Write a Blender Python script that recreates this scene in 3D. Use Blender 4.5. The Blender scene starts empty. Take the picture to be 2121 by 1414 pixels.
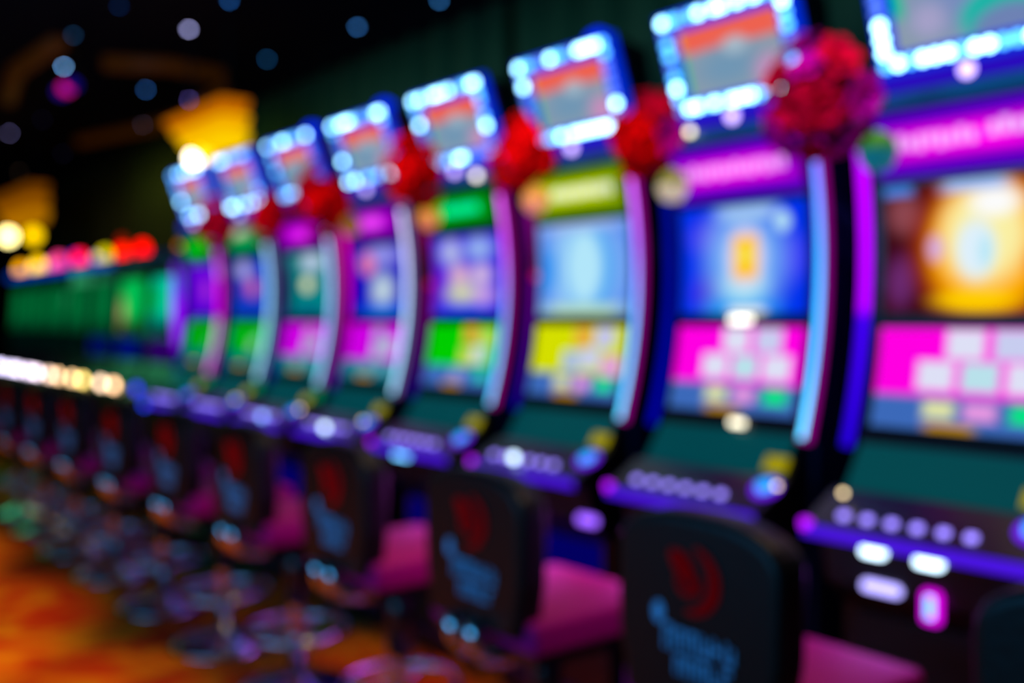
import bpy, bmesh, math, random
from mathutils import Vector, Matrix
random.seed(7)
S = bpy.context.scene
COL = S.collection
PI = math.pi

# ------------------------------------------------------------------ helpers
def lin(c):
    r = []
    for v in c:
        v = v / 255.0
        r.append(v / 12.92 if v <= 0.04045 else ((v + 0.055) / 1.055) ** 2.4)
    return (r[0], r[1], r[2], 1.0)

def new_mat(name):
    m = bpy.data.materials.new(name)
    m.use_nodes = True
    nt = m.node_tree
    for n in list(nt.nodes):
        nt.nodes.remove(n)
    out = nt.nodes.new('ShaderNodeOutputMaterial')
    return m, nt, out

def em(name, c, strength=1.0):
    m, nt, out = new_mat(name)
    e = nt.nodes.new('ShaderNodeEmission')
    e.inputs[0].default_value = lin(c)
    e.inputs[1].default_value = strength
    nt.links.new(e.outputs[0], out.inputs[0])
    return m

def pr(name, c, rough=0.5, metal=0.0, spec=0.5, coat=0.0, noise=None, emis=None, estr=0.0, trans=0.0):
    m, nt, out = new_mat(name)
    b = nt.nodes.new('ShaderNodeBsdfPrincipled')
    b.inputs['Base Color'].default_value = lin(c)
    b.inputs['Roughness'].default_value = rough
    b.inputs['Metallic'].default_value = metal
    b.inputs['Specular IOR Level'].default_value = spec
    b.inputs['Coat Weight'].default_value = coat
    if emis:
        b.inputs['Emission Color'].default_value = lin(emis)
        b.inputs['Emission Strength'].default_value = estr
    if noise:
        tc = nt.nodes.new('ShaderNodeTexCoord')
        nz = nt.nodes.new('ShaderNodeTexNoise')
        nz.inputs['Scale'].default_value = noise[0]
        bp = nt.nodes.new('ShaderNodeBump')
        bp.inputs['Strength'].default_value = noise[1]
        bp.inputs['Distance'].default_value = 0.004
        nt.links.new(tc.outputs['Object'], nz.inputs['Vector'])
        nt.links.new(nz.outputs['Fac'], bp.inputs['Height'])
        nt.links.new(bp.outputs['Normal'], b.inputs['Normal'])
    nt.links.new(b.outputs[0], out.inputs[0])
    return m

def math_node(nt, op, a, b=None, c=None):
    n = nt.nodes.new('ShaderNodeMath')
    n.operation = op
    for i, v in enumerate((a, b, c)):
        if v is None:
            continue
        if isinstance(v, (int, float)):
            n.inputs[i].default_value = v
        else:
            nt.links.new(v, n.inputs[i])
    return n.outputs[0]

def screen_mat(name, bg, blobs, strength=1.0, top=None):
    """picture shown by a display: background (optionally fading to `top`) with soft ellipses ('e') and boxes ('b')"""
    m, nt, out = new_mat(name)
    tc = nt.nodes.new('ShaderNodeTexCoord')
    sp = nt.nodes.new('ShaderNodeSeparateXYZ')
    nt.links.new(tc.outputs['UV'], sp.inputs[0])
    u, v = sp.outputs[0], sp.outputs[1]
    rgb = nt.nodes.new('ShaderNodeRGB')
    rgb.outputs[0].default_value = lin(bg)
    cur = rgb.outputs[0]
    for (shape, cx, cy, rx, ry, soft, c) in blobs:
        du = math_node(nt, 'MULTIPLY', math_node(nt, 'SUBTRACT', u, cx), 1.0 / rx)
        dv = math_node(nt, 'MULTIPLY', math_node(nt, 'SUBTRACT', v, cy), 1.0 / ry)
        if shape == 'e':
            d = math_node(nt, 'SQRT', math_node(nt, 'ADD', math_node(nt, 'MULTIPLY', du, du), math_node(nt, 'MULTIPLY', dv, dv)))
        else:
            d = math_node(nt, 'MAXIMUM', math_node(nt, 'ABSOLUTE', du), math_node(nt, 'ABSOLUTE', dv))
        mr = nt.nodes.new('ShaderNodeMapRange')
        mr.interpolation_type = 'SMOOTHSTEP'
        nt.links.new(d, mr.inputs[0])
        mr.inputs[1].default_value = 1.0 - soft
        mr.inputs[2].default_value = 1.0 + soft * 0.3
        mr.inputs[3].default_value = 1.0
        mr.inputs[4].default_value = 0.0
        mx = nt.nodes.new('ShaderNodeMix')
        mx.data_type = 'RGBA'
        nt.links.new(mr.outputs[0], mx.inputs[0])
        nt.links.new(cur, mx.inputs[6])
        mx.inputs[7].default_value = lin(c)
        cur = mx.outputs[2]
    e = nt.nodes.new('ShaderNodeEmission')
    e.inputs[1].default_value = strength
    nt.links.new(cur, e.inputs[0])
    nt.links.new(e.outputs[0], out.inputs[0])
    return m

def ramp_z(name, stops, z0, z1, strength):
    """colour of a light tube along its height (object space)"""
    m, nt, out = new_mat(name)
    tc = nt.nodes.new('ShaderNodeTexCoord')
    sp = nt.nodes.new('ShaderNodeSeparateXYZ')
    nt.links.new(tc.outputs['Object'], sp.inputs[0])
    mr = nt.nodes.new('ShaderNodeMapRange')
    nt.links.new(sp.outputs[2], mr.inputs[0])
    mr.inputs[1].default_value = z0
    mr.inputs[2].default_value = z1
    cr = nt.nodes.new('ShaderNodeValToRGB')
    el = cr.color_ramp.elements
    while len(el) < len(stops):
        el.new(0.5)
    for i, (p, c) in enumerate(stops):
        el[i].position = p
        el[i].color = lin(c)
    nt.links.new(mr.outputs[0], cr.inputs[0])
    e = nt.nodes.new('ShaderNodeEmission')
    e.inputs[1].default_value = strength
    nt.links.new(cr.outputs[0], e.inputs[0])
    nt.links.new(e.outputs[0], out.inputs[0])
    return m

class MB:
    def __init__(s):
        s.bm = bmesh.new()
    def box(s, c, d, rot=None):
        mt = Matrix.Translation(Vector(c))
        if rot:
            mt = mt @ rot
        mt = mt @ Matrix.Diagonal((d[0], d[1], d[2], 1))
        bmesh.ops.create_cube(s.bm, size=1.0, matrix=mt)
        return s
    def cyl(s, p0, p1, r0, r1=None, seg=20):
        p0, p1 = Vector(p0), Vector(p1)
        d = p1 - p0
        q = d.to_track_quat('Z', 'Y').to_matrix().to_4x4()
        mt = Matrix.Translation((p0 + p1) / 2) @ q
        bmesh.ops.create_cone(s.bm, cap_ends=True, segments=seg, radius1=r0, radius2=r0 if r1 is None else r1, depth=d.length, matrix=mt)
        return s
    def ball(s, c, r, sc=(1, 1, 1), u=16, v=10):
        mt = Matrix.Translation(Vector(c)) @ Matrix.Diagonal((sc[0], sc[1], sc[2], 1))
        bmesh.ops.create_uvsphere(s.bm, u_segments=u, v_segments=v, radius=r, matrix=mt)
        return s
    def tube(s, pts, r, seg=10):
        pts = [Vector(p) for p in pts]
        rings = []
        n = len(pts)
        for i, p in enumerate(pts):
            t = (pts[min(i + 1, n - 1)] - pts[max(i - 1, 0)]).normalized()
            a = Vector((0, 1, 0)) if abs(t.y) < 0.9 else Vector((1, 0, 0))
            b = t.cross(a).normalized()
            a = b.cross(t).normalized()
            rr = r[i] if isinstance(r, (list, tuple)) else r
            rings.append([s.bm.verts.new(p + (a * math.cos(2 * PI * k / seg) + b * math.sin(2 * PI * k / seg)) * rr) for k in range(seg)])
        for i in range(n - 1):
            for k in range(seg):
                s.bm.faces.new((rings[i][k], rings[i][(k + 1) % seg], rings[i + 1][(k + 1) % seg], rings[i + 1][k]))
        s.bm.faces.new(rings[0][::-1])
        s.bm.faces.new(rings[-1])
        return s
    def ring(s, c, R, r, seg=40, k=10):
        c = Vector(c)
        rs = []
        for i in range(seg):
            a = 2 * PI * i / seg
            rs.append([s.bm.verts.new(c + Vector((math.cos(a) * (R + r * math.cos(b)), math.sin(a) * (R + r * math.cos(b)), r * math.sin(b)))) for b in [2 * PI * j / k for j in range(k)]])
        for i in range(seg):
            for j in range(k):
                s.bm.faces.new((rs[i][j], rs[(i + 1) % seg][j], rs[(i + 1) % seg][(j + 1) % k], rs[i][(j + 1) % k]))
        return s
    def lathe(s, prof, seg=28, c=(0, 0, 0)):
        c = Vector(c)
        rs = [[s.bm.verts.new(c + Vector((r * math.cos(2 * PI * k / seg), r * math.sin(2 * PI * k / seg), z))) for k in range(seg)] for r, z in prof]
        for i in range(len(rs) - 1):
            for k in range(seg):
                s.bm.faces.new((rs[i][k], rs[i][(k + 1) % seg], rs[i + 1][(k + 1) % seg], rs[i + 1][k]))
        s.bm.faces.new(rs[0][::-1])
        s.bm.faces.new(rs[-1])
        return s
    def prism_y(s, poly, y0, y1):
        """(x, z) outline extruded along y"""
        a = [s.bm.verts.new((x, y0, z)) for x, z in poly]
        b = [s.bm.verts.new((x, y1, z)) for x, z in poly]
        n = len(poly)
        s.bm.faces.new(a)
        s.bm.faces.new(b[::-1])
        for i in range(n):
            s.bm.faces.new((a[i], b[i], b[(i + 1) % n], a[(i + 1) % n]))
        return s
    def prism_x(s, poly, x0, x1):
        """(y, z) outline extruded along x"""
        a = [s.bm.verts.new((x0, y, z)) for y, z in poly]
        b = [s.bm.verts.new((x1, y, z)) for y, z in poly]
        n = len(poly)
        s.bm.faces.new(a)
        s.bm.faces.new(b[::-1])
        for i in range(n):
            s.bm.faces.new((a[i], b[i], b[(i + 1) % n], a[(i + 1) % n]))
        return s
    def mesh(s, name, mat, smooth=False):
        bmesh.ops.recalc_face_normals(s.bm, faces=s.bm.faces)
        me = bpy.data.meshes.new(name)
        s.bm.to_mesh(me)
        s.bm.free()
        me.materials.append(mat)
        if smooth:
            for p in me.polygons:
                p.use_smooth = True
        return me

def obj(name, me, parent=None, loc=(0, 0, 0), rot=(0, 0, 0), bevel=0.0, scale=None):
    o = bpy.data.objects.new(name, me)
    COL.objects.link(o)
    o.location = loc
    o.rotation_euler = rot
    if scale:
        o.scale = scale
    if parent:
        o.parent = parent
    if bevel:
        b = o.modifiers.new('bevel', 'BEVEL')
        b.width = bevel
        b.segments = 3
        b.limit_method = 'ANGLE'
    return o

def root(name, label, cat, loc, rz=0, group=None):
    o = bpy.data.objects.new(name, None)
    o.empty_display_size = 0.1
    COL.objects.link(o)
    o.location = loc
    o.rotation_euler = (0, 0, rz)
    o['label'] = label
    o['category'] = cat
    if group:
        o['group'] = group
    return o

def structure(name, me, bevel=0.0):
    o = obj(name, me, bevel=bevel)
    o['kind'] = 'structure'
    return o

def grid_strip(name, mat, fn, nu, nv, thick=None):
    """curved sheet with UVs; fn(u, v) -> point; u = 0 at the far (left) edge"""
    bm = bmesh.new()
    uvl = bm.loops.layers.uv.new('UVMap')
    vs = [[bm.verts.new(fn(i / nu, j / nv)) for j in range(nv + 1)] for i in range(nu + 1)]
    for i in range(nu):
        for j in range(nv):
            f = bm.faces.new((vs[i][j], vs[i + 1][j], vs[i + 1][j + 1], vs[i][j + 1]))
            for l, (a, b) in zip(f.loops, ((i, j), (i + 1, j), (i + 1, j + 1), (i, j + 1))):
                l[uvl].uv = (a / nu, b / nv)
            f.smooth = True
    me = bpy.data.meshes.new(name)
    bm.to_mesh(me)
    bm.free()
    me.materials.append(mat)
    return me

# ------------------------------------------------------------------ materials
M_black = pr('cabinet_black', (14, 14, 20), 0.28, 0, 0.5)
M_side = pr('cabinet_side_blue', (16, 20, 60), 0.35, 0, 0.5)
M_teal = pr('dark_teal_glass', (8, 52, 58), 0.25, 0, 0.5, emis=(0, 74, 78), estr=0.75)  # faint emission stands in for the ceiling reflected in the glass
M_navy = pr('navy_plastic', (10, 30, 70), 0.35)
M_chrome = pr('polished_chrome', (200, 205, 215), 0.16, 1.0)
M_satin = pr('satin_chrome', (225, 230, 235), 0.22, 1.0)
M_leather = pr('black_leather', (8, 8, 9), 0.45, 0, 0.3, noise=(60, 0.25))
M_seat = pr('magenta_vinyl', (185, 0, 125), 0.55, 0, 0.15, noise=(50, 0.2))
M_emblem = pr('red_print', (255, 0, 10), 0.9, 0, 0.05)
M_letter = pr('pale_print', (130, 205, 255), 0.9, 0, 0.05)
M_petal = [pr('red_petal', (230, 0, 6), 0.9, 0, 0.05), pr('crimson_petal', (205, 0, 48), 0.9, 0, 0.05), pr('pink_petal', (215, 0, 165), 0.9, 0, 0.05)]
M_stem = pr('green_stem', (20, 70, 20), 0.6)
M_wire = pr('dark_wire', (20, 16, 16), 0.5)
M_bulb = [em('led_bright', (150, 218, 255), 9.5), em('led_mid', (85, 180, 255), 4.0), em('led_soft', (95, 135, 255), 1.6)]
M_rim = em('blue_rim', (0, 55, 255), 0.75)
M_violet = em('violet_strip', (85, 25, 255), 0.8)
M_violet_dim = em('violet_neck', (60, 20, 255), 0.5)
M_button = em('lavender_button', (150, 130, 255), 2.4)
M_magdot = em('magenta_lamp', (225, 0, 255), 4.0)
M_dome = em('lavender_dome', (210, 180, 255), 3.0)
M_domedk = em('blue_beacon', (0, 40, 255), 1.3)
M_cyan = em('cyan_button', (0, 165, 255), 1.5)
M_ringviolet = em('violet_ring', (120, 30, 255), 1.1)
M_tag = em('yellow_tag', (190, 175, 0), 0.7)
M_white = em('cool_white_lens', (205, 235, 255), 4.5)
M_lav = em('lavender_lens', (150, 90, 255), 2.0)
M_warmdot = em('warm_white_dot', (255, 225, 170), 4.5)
M_gap = em('deep_blue_light', (0, 0, 150), 0.5)

# ------------------------------------------------------------------ setting
def carpet_mat():
    m, nt, out = new_mat('casino_carpet')
    b = nt.nodes.new('ShaderNodeBsdfPrincipled')
    b.inputs['Roughness'].default_value = 0.9
    b.inputs['Specular IOR Level'].default_value = 0.1
    tc = nt.nodes.new('ShaderNodeTexCoord')
    n1 = nt.nodes.new('ShaderNodeTexNoise')
    n1.inputs['Scale'].default_value = 2.6
    n1.inputs['Detail'].default_value = 2.0
    n1.inputs['Distortion'].default_value = 1.4
    cr = nt.nodes.new('ShaderNodeValToRGB')
    el = cr.color_ramp.elements
    while len(el) < 5:
        el.new(0.5)
    for i, (p, c) in enumerate([(0.30, (170, 22, 0)), (0.42, (200, 50, 0)), (0.5, (220, 100, 0)), (0.6, (215, 135, 0)), (0.72, (195, 50, 0))]):
        el[i].position = p
        el[i].color = lin(c)
    n2 = nt.nodes.new('ShaderNodeTexNoise')
    n2.inputs['Scale'].default_value = 0.55
    n2.inputs['Detail'].default_value = 1.0
    mr = nt.nodes.new('ShaderNodeMapRange')
    mr.inputs[1].default_value = 0.56
    mr.inputs[2].default_value = 0.64
    n3 = nt.nodes.new('ShaderNodeTexVoronoi')
    n3.inputs['Scale'].default_value = 5.0
    cr2 = nt.nodes.new('ShaderNodeValToRGB')
    e2 = cr2.color_ramp.elements
    e2[0].position = 0.2
    e2[0].color = lin((0, 120, 45))
    e2[1].position = 0.8
    e2[1].color = lin((70, 60, 0))
    mx = nt.nodes.new('ShaderNodeMix')
    mx.data_type = 'RGBA'
    L = nt.links
    L.new(tc.outputs['Object'], n1.inputs['Vector'])
    L.new(tc.outputs['Object'], n2.inputs['Vector'])
    L.new(tc.outputs['Object'], n3.inputs['Vector'])
    L.new(n1.outputs['Fac'], cr.inputs[0])
    L.new(n3.outputs['Distance'], cr2.inputs[0])
    L.new(n2.outputs['Fac'], mr.inputs[0])
    L.new(mr.outputs[0], mx.inputs[0])
    L.new(cr.outputs[0], mx.inputs[6])
    L.new(cr2.outputs[0], mx.inputs[7])
    L.new(mx.outputs[2], b.inputs['Base Color'])
    L.new(b.outputs[0], out.inputs[0])
    return m

structure('floor', MB().box((0.5, 10, -0.05), (7.6, 26, 0.1)).mesh('floor', carpet_mat()))
structure('ceiling', MB().box((0.5, 10, 3.67), (7.6, 26, 0.1)).mesh('ceiling', pr('night_ceiling', (3, 9, 34), 0.9, 0, 0.1)))
structure('wall_right', MB().box((4.35, 10, 1.81), (0.1, 26, 3.62)).mesh('wall_right', pr('dark_green_wall', (10, 30, 24), 0.8)))
structure('wall_left', MB().box((-3.35, 10, 1.81), (0.1, 26, 3.62)).mesh('wall_left', pr('dark_brown_wall', (24, 16, 14), 0.8)))
structure('wall_back', MB().box((0.5, 22.95, 1.81), (7.6, 0.1, 3.62)).mesh('wall_back', pr('dark_end_wall', (14, 22, 14), 0.8)))
M_cove = pr('amber_cove', (120, 70, 10), 0.5, emis=(150, 80, 0), estr=0.045)
def trim(name, pts, r=0.07):
    structure(name, MB().tube(pts, r, 10).mesh(name, M_cove, True))
trim('trim_1', [(2.55, 8.6, 3.58), (3.0, 8.35, 3.58), (3.45, 8.4, 3.58), (3.75, 9.0, 3.58), (3.8, 9.8, 3.58)])
trim('trim_2', [(2.1, 8.2, 3.58), (2.05, 9.4, 3.58), (2.25, 10.6, 3.58)])
trim('trim_3', [(3.45, 12.6, 3.58), (3.8, 11.2, 3.58), (3.9, 10.2, 3.58)])

# pleated curtains on the wall behind the machines
M_curtain = [pr('green_curtain', (14, 66, 50), 0.75), pr('olive_glow_curtain', (44, 52, 16), 0.75)]  # olive copy carries the gold canopy's glow in its colour
def curtain(y0, y1, mat, label):
    n = int((y1 - y0) / 0.035)
    def fn(u, v):
        y = y0 + (y1 - y0) * u
        a = 0.055 * math.sin(y * 2 * PI / 0.34) + 0.02 * math.sin(y * 2 * PI / 0.19 + 1)
        return (4.16 + a * (1.0 - 0.25 * v), y, 0.03 + 3.55 * v)
    me = grid_strip('stage_curtain', mat, fn, n, 4)
    o = obj('stage_curtain', me)
    s = o.modifiers.new('thick', 'SOLIDIFY')
    s.thickness = 0.008
    o['label'] = label
    o['category'] = 'curtain'
    o['group'] = 'pleated curtains along the wall behind the machines'
curtain(0.4, 5.2, M_curtain[0], 'dark green pleated curtain behind the four big machines with red-topped topper screens')
curtain(5.25, 9.4, M_curtain[0], 'dark green pleated curtain behind the small far toppers and the gold canopy light')
curtain(9.45, 20.0, M_curtain[1], 'dark pleated curtain with olive glow in its colour in the far corner behind the row of low green machines')

# ------------------------------------------------------------------ slot machines
def arc(z):                       # concave front of the tall display, local x
    return 0.02 - 0.32 * (z - 1.62) ** 2

ARC_Z = [1.13 + i * (2.07 - 1.13) / 14 for i in range(15)]
CAB_POLY = ([(0.55, 0.0), (-0.16, 0.0), (-0.16, 0.08), (-0.12, 0.1), (-0.12, 0.66), (-0.2, 0.74), (-0.235, 0.86), (-0.13, 0.97), (-0.055, 1.10)]
            + [(arc(z), z) for z in ARC_Z] + [(-0.03, 2.10), (0.0, 2.115), (0.55, 2.115)])
ME_cab = MB().prism_y(CAB_POLY, -0.285, 0.285).mesh('cabinet', M_black)
ME_side = MB().prism_y([(0.5, 0.05), (-0.02, 0.05), (-0.02, 1.05), (-0.02, 1.08)] + [(arc(z) + 0.035, z) for z in ARC_Z] + [(0.5, 2.06)], -0.012, 0.012).mesh('side_panel', M_side)
ME_deck = MB().prism_y([(-0.235, 0.862), (-0.29, 0.875), (-0.295, 0.905), (-0.15, 0.985), (-0.118, 0.975)], -0.30, 0.30).mesh('button_deck', M_black)
ME_strip = MB().prism_y([(-0.2965, 0.872), (-0.3015, 0.874), (-0.3065, 0.904), (-0.3015, 0.906)], -0.295, 0.295).mesh('deck_light', M_violet)
ME_belly = MB().box((-0.121, 0, 0.56), (0.014, 0.50, 0.18)).mesh('belly_panel', em('blue_belly', (14, 4, 225), 0.15))
ME_bellydark = MB().box((-0.121, 0, 0.56), (0.014, 0.50, 0.18)).mesh('belly_panel', pr('dark_belly', (6, 5, 18), 0.4))
ME_btn = MB().box((0, 0, 0), (0.020, 0.024, 0.012)).mesh('deck_button', M_button)
ME_play = MB().cyl((0, 0, 0), (0, 0, 0.022), 0.026, 0.022, 24).mesh('play_button', M_cyan, False)
ME_playring = MB().ring((0, 0, 0.006), 0.036, 0.009, 28, 8).mesh('button_ring', M_ringviolet, True)
ME_tag = MB().box((0, 0, 0), (0.008, 0.075, 0.05)).mesh('denomination_tag', M_tag)
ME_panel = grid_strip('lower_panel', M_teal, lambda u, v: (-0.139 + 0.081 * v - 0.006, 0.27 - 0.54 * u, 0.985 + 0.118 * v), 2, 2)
ME_neck = MB().prism_y([(-0.036, 2.06), (-0.055, 2.065), (-0.055, 2.105), (0.02, 2.125)], -0.235, 0.235).mesh('neck_light', M_violet_dim)
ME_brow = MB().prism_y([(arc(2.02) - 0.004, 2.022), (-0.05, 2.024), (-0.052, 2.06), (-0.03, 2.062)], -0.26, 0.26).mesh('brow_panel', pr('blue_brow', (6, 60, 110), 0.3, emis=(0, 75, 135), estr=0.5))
ME_dome = MB().ball((0, 0, 0), 0.019, (0.8, 1, 1)).mesh('dome_lamp', M_dome, True)
ME_beacon = MB().lathe([(0.001, 0), (0.055, 0), (0.055, 0.03), (0.045, 0.062), (0.02, 0.078), (0.001, 0.08)], 20).mesh('beacon', M_domedk, True)
ME_magdot = MB().ball((0, 0, 0), 0.02).mesh('corner_lamp', M_magdot, True)
ME_tandot = MB().ball((0, 0, 0), 0.018).mesh('corner_lamp', em('tan_lamp', (255, 170, 110), 2.6), True)
ME_puredot = MB().ball((0, 0, 0), 0.02).mesh('corner_lamp', em('purple_lamp', (90, 0, 220), 2.0), True)
ME_arm = MB().tube([(0.03, 0.0, -0.06), (0.0, -0.01, -0.02), (-0.0, -0.02, 0.0)], 0.012, 8).mesh('lamp_arm', M_black, True)
ME_led = [MB().ball((0, 0, 0), 0.0155, (0.75, 1, 1), 12, 8).mesh('led_bulb', m, True) for m in M_bulb]
TILT = math.atan2(0.11, 0.29)
def top_x(z):
    return -0.005 - (z - 2.14) * 0.36
# topper frame: tilted box ring
def topper_mesh():
    mb = MB()
    rot = Matrix.Rotation(math.radians(-19.8), 4, 'Y')
    def slab(y0, y1, z0, z1):
        zc = (z0 + z1) / 2
        mb.box((top_x(zc) + 0.022, (y0 + y1) / 2, zc), (0.040, y1 - y0, (z1 - z0) * 1.06), rot)
    slab(-0.262, 0.262, 2.118, 2.182)
    slab(-0.262, 0.262, 2.388, 2.452)
    slab(-0.262, -0.200, 2.178, 2.392)
    slab(0.200, 0.262, 2.178, 2.392)
    return mb.mesh('topper_frame', M_rim)
ME_topper = topper_mesh()
ME_topback = MB().prism_y([(top_x(2.12) + 0.06, 2.112), (top_x(2.45) + 0.072, 2.45), (0.10, 2.43), (0.16, 2.112)], -0.25, 0.25).mesh('topper_housing', M_black)

# label text is only ever the machine's own look
GREEN, MAG, YEL, VMAG = (0, 205, 0), (255, 0, 225), (212, 222, 0), (205, 0, 225)
def sign_mat(i, base, edge, letters, lcol):
    bl = [('b', 0.5, 0.5, 0.49, 0.30, 0.9, base), ]
    bl += letters
    return screen_mat('sign_%d' % i, edge, bl, 1.25)

def word(cx, w, c, cy=0.5, h=0.13):
    """a run of letter-like marks too blurred to read"""
    r = []
    n = max(2, int(w / 0.055))
    for k in range(n):
        x = cx - w / 2 + w * (k + 0.5) / n
        r.append(('b', x, cy + (0.03 if k % 3 == 1 else 0), w / n * 0.42, h * (1.0 if k % 2 else 0.8), 0.5, c))
    return r

def low_blobs(base, tiles, accents, band=(60, 105, 185)):
    b = [('b', 0.5, 0.14, 0.75, 0.21, 0.3, band)]
    for (x, y, c) in tiles:
        b.append(('b', x, y, 0.11, 0.155, 0.3, c))
    for (x, c) in accents:
        b.append(('b', x, 0.2, 0.10, 0.10, 0.5, c))
    b.append(('b', 0.45, 0.03, 0.16, 0.045, 0.5, (200, 145, 0)))
    return b
W1, W2 = (222, 224, 246), (200, 205, 240)
TILES = [(0.49, 0.84, W1), (0.74, 0.84, W2), (0.34, 0.53, W1), (0.58, 0.53, (185, 225, 235)), (0.82, 0.53, W1)]
ACC = [(0.38, (222, 226, 165)), (0.60, (228, 150, 225)), (0.84, (0, 228, 130))]

SPEC = []
SPEC.append(dict(  # nearest machine
    label='slot machine with a magenta sign and a glowing golden orb on its main screen',
    sign=(MAG, (70, 0, 170), word(0.32, 0.50, (232, 165, 240)) + word(0.80, 0.36, (225, 175, 240), 0.55)),
    main=((62, 8, 22), [('e', 0.10, 0.25, 0.10, 0.25, 0.8, (105, 40, 110)), ('e', 0.12, 0.78, 0.12, 0.2, 0.8, (140, 70, 80)),
                        ('e', 0.58, 0.5, 0.44, 0.66, 0.5, (196, 62, 0)), ('e', 0.58, 0.5, 0.35, 0.56, 0.35, (255, 175, 0)),
                        ('e', 0.56, 0.58, 0.26, 0.42, 0.5, (250, 240, 165)), ('e', 0.62, 0.82, 0.16, 0.14, 0.7, (252, 252, 252)),
                        ('e', 0.52, 0.48, 0.125, 0.26, 0.5, (222, 240, 252)), ('e', 0.57, 0.46, 0.05, 0.16, 0.8, (185, 232, 248)),
                        ('e', 0.30, 0.5, 0.055, 0.12, 0.7, (215, 170, 220)), ('e', 0.52, 0.1, 0.26, 0.10, 0.7, (255, 205, 0)),
                        ('e', 0.84, 0.35, 0.08, 0.2, 0.8, (235, 110, 40)),
                        ('b', 0.52, 0.965, 0.20, 0.06, 0.5, (160, 190, 245)), ('b', 0.09, 0.965, 0.10, 0.05, 0.5, (70, 130, 225))]),
    low=(MAG, TILES, ACC), bar=([(0, (60, 190, 255)), (0.6, (60, 160, 255)), (1, (120, 120, 255))], (255, 0, 230)),
    left=[(0, (30, 0, 190)), (0.43, (60, 0, 225)), (0.47, (170, 0, 255)), (1, (190, 0, 255))], lstr=1.5, beacon=False, tan=True))
SPEC.append(dict(
    label='slot machine with a magenta sign and a yellow square in a blue main screen',
    sign=(MAG, (70, 0, 170), word(0.50, 0.80, (228, 160, 242))),
    main=((0, 50, 236), [('e', 0.25, 0.72, 0.2, 0.2, 0.9, (84, 72, 240)), ('e', 0.25, 0.2, 0.18, 0.22, 0.9, (72, 36, 222)),
                         ('e', 0.88, 0.5, 0.12, 0.25, 0.9, (66, 60, 245)), ('e', 0.52, 0.5, 0.36, 0.58, 0.9, (140, 205, 250)),
                         ('e', 0.5, 0.05, 0.34, 0.2, 0.9, (0, 165, 245)), ('e', 0.52, 0.26, 0.22, 0.2, 0.8, (170, 225, 245)),
                         ('b', 0.55, 0.92, 0.26, 0.07, 0.6, (160, 198, 240)), ('e', 0.82, 0.82, 0.07, 0.11, 0.6, (180, 226, 246)),
                         ('e', 0.53, 0.52, 0.17, 0.31, 0.6, (238, 220, 238)), ('b', 0.53, 0.52, 0.115, 0.23, 0.5, (255, 180, 160)),
                         ('b', 0.53, 0.52, 0.095, 0.195, 0.3, (255, 195, 10)), ('b', 0.53, 0.54, 0.045, 0.11, 0.6, (246, 236, 90)),
                         ('b', 0.55, 0.02, 0.16, 0.045, 0.5, (255, 252, 240))]),
    low=(MAG, TILES, ACC), bar=([(0, (85, 205, 255)), (0.25, (40, 175, 250)), (0.6, (30, 150, 235)), (0.9, (90, 110, 235)), (0.97, (200, 0, 220)), (1, (255, 0, 235))], (255, 0, 230)),
    left=[(0, (0, 0, 140)), (1, (0, 10, 120))], lstr=1.6, beacon=False, tan=True))
SPEC.append(dict(
    label='slot machine with a yellow sign above a pale blue oval on its main screen',
    sign=(YEL, (70, 110, 0), word(0.58, 0.66, (214, 222, 210))),
    main=((100, 150, 240), [('e', 0.5, 0.5, 0.42, 0.62, 0.3, (150, 200, 248)), ('e', 0.56, 0.5, 0.30, 0.56, 0.3, (0, 150, 242)),
                            ('e', 0.52, 0.52, 0.25, 0.52, 0.5, (178, 230, 250)), ('b', 0.12, 0.5, 0.1, 0.3, 0.8, (0, 140, 240)),
                            ('b', 0.5, 0.04, 0.5, 0.09, 0.6, (178, 218, 190)), ('b', 0.5, 0.97, 0.5, 0.07, 0.7, (160, 185, 238))]),
    low=(YEL, [(0.55, 0.84, (230, 170, 60)), (0.78, 0.84, (195, 195, 235)), (0.45, 0.5, (170, 190, 220)), (0.65, 0.55, (200, 205, 235)), (0.88, 0.45, (225, 160, 215))], ACC),
    bar=([(0, (80, 205, 255)), (0.35, (60, 170, 245)), (0.7, (150, 100, 235)), (0.95, (200, 90, 240)), (1, (255, 0, 240))], (255, 0, 225)),
    left=[(0, (0, 0, 120)), (1, (110, 0, 110))], lstr=1.4, beacon=True, tan=True))
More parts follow.
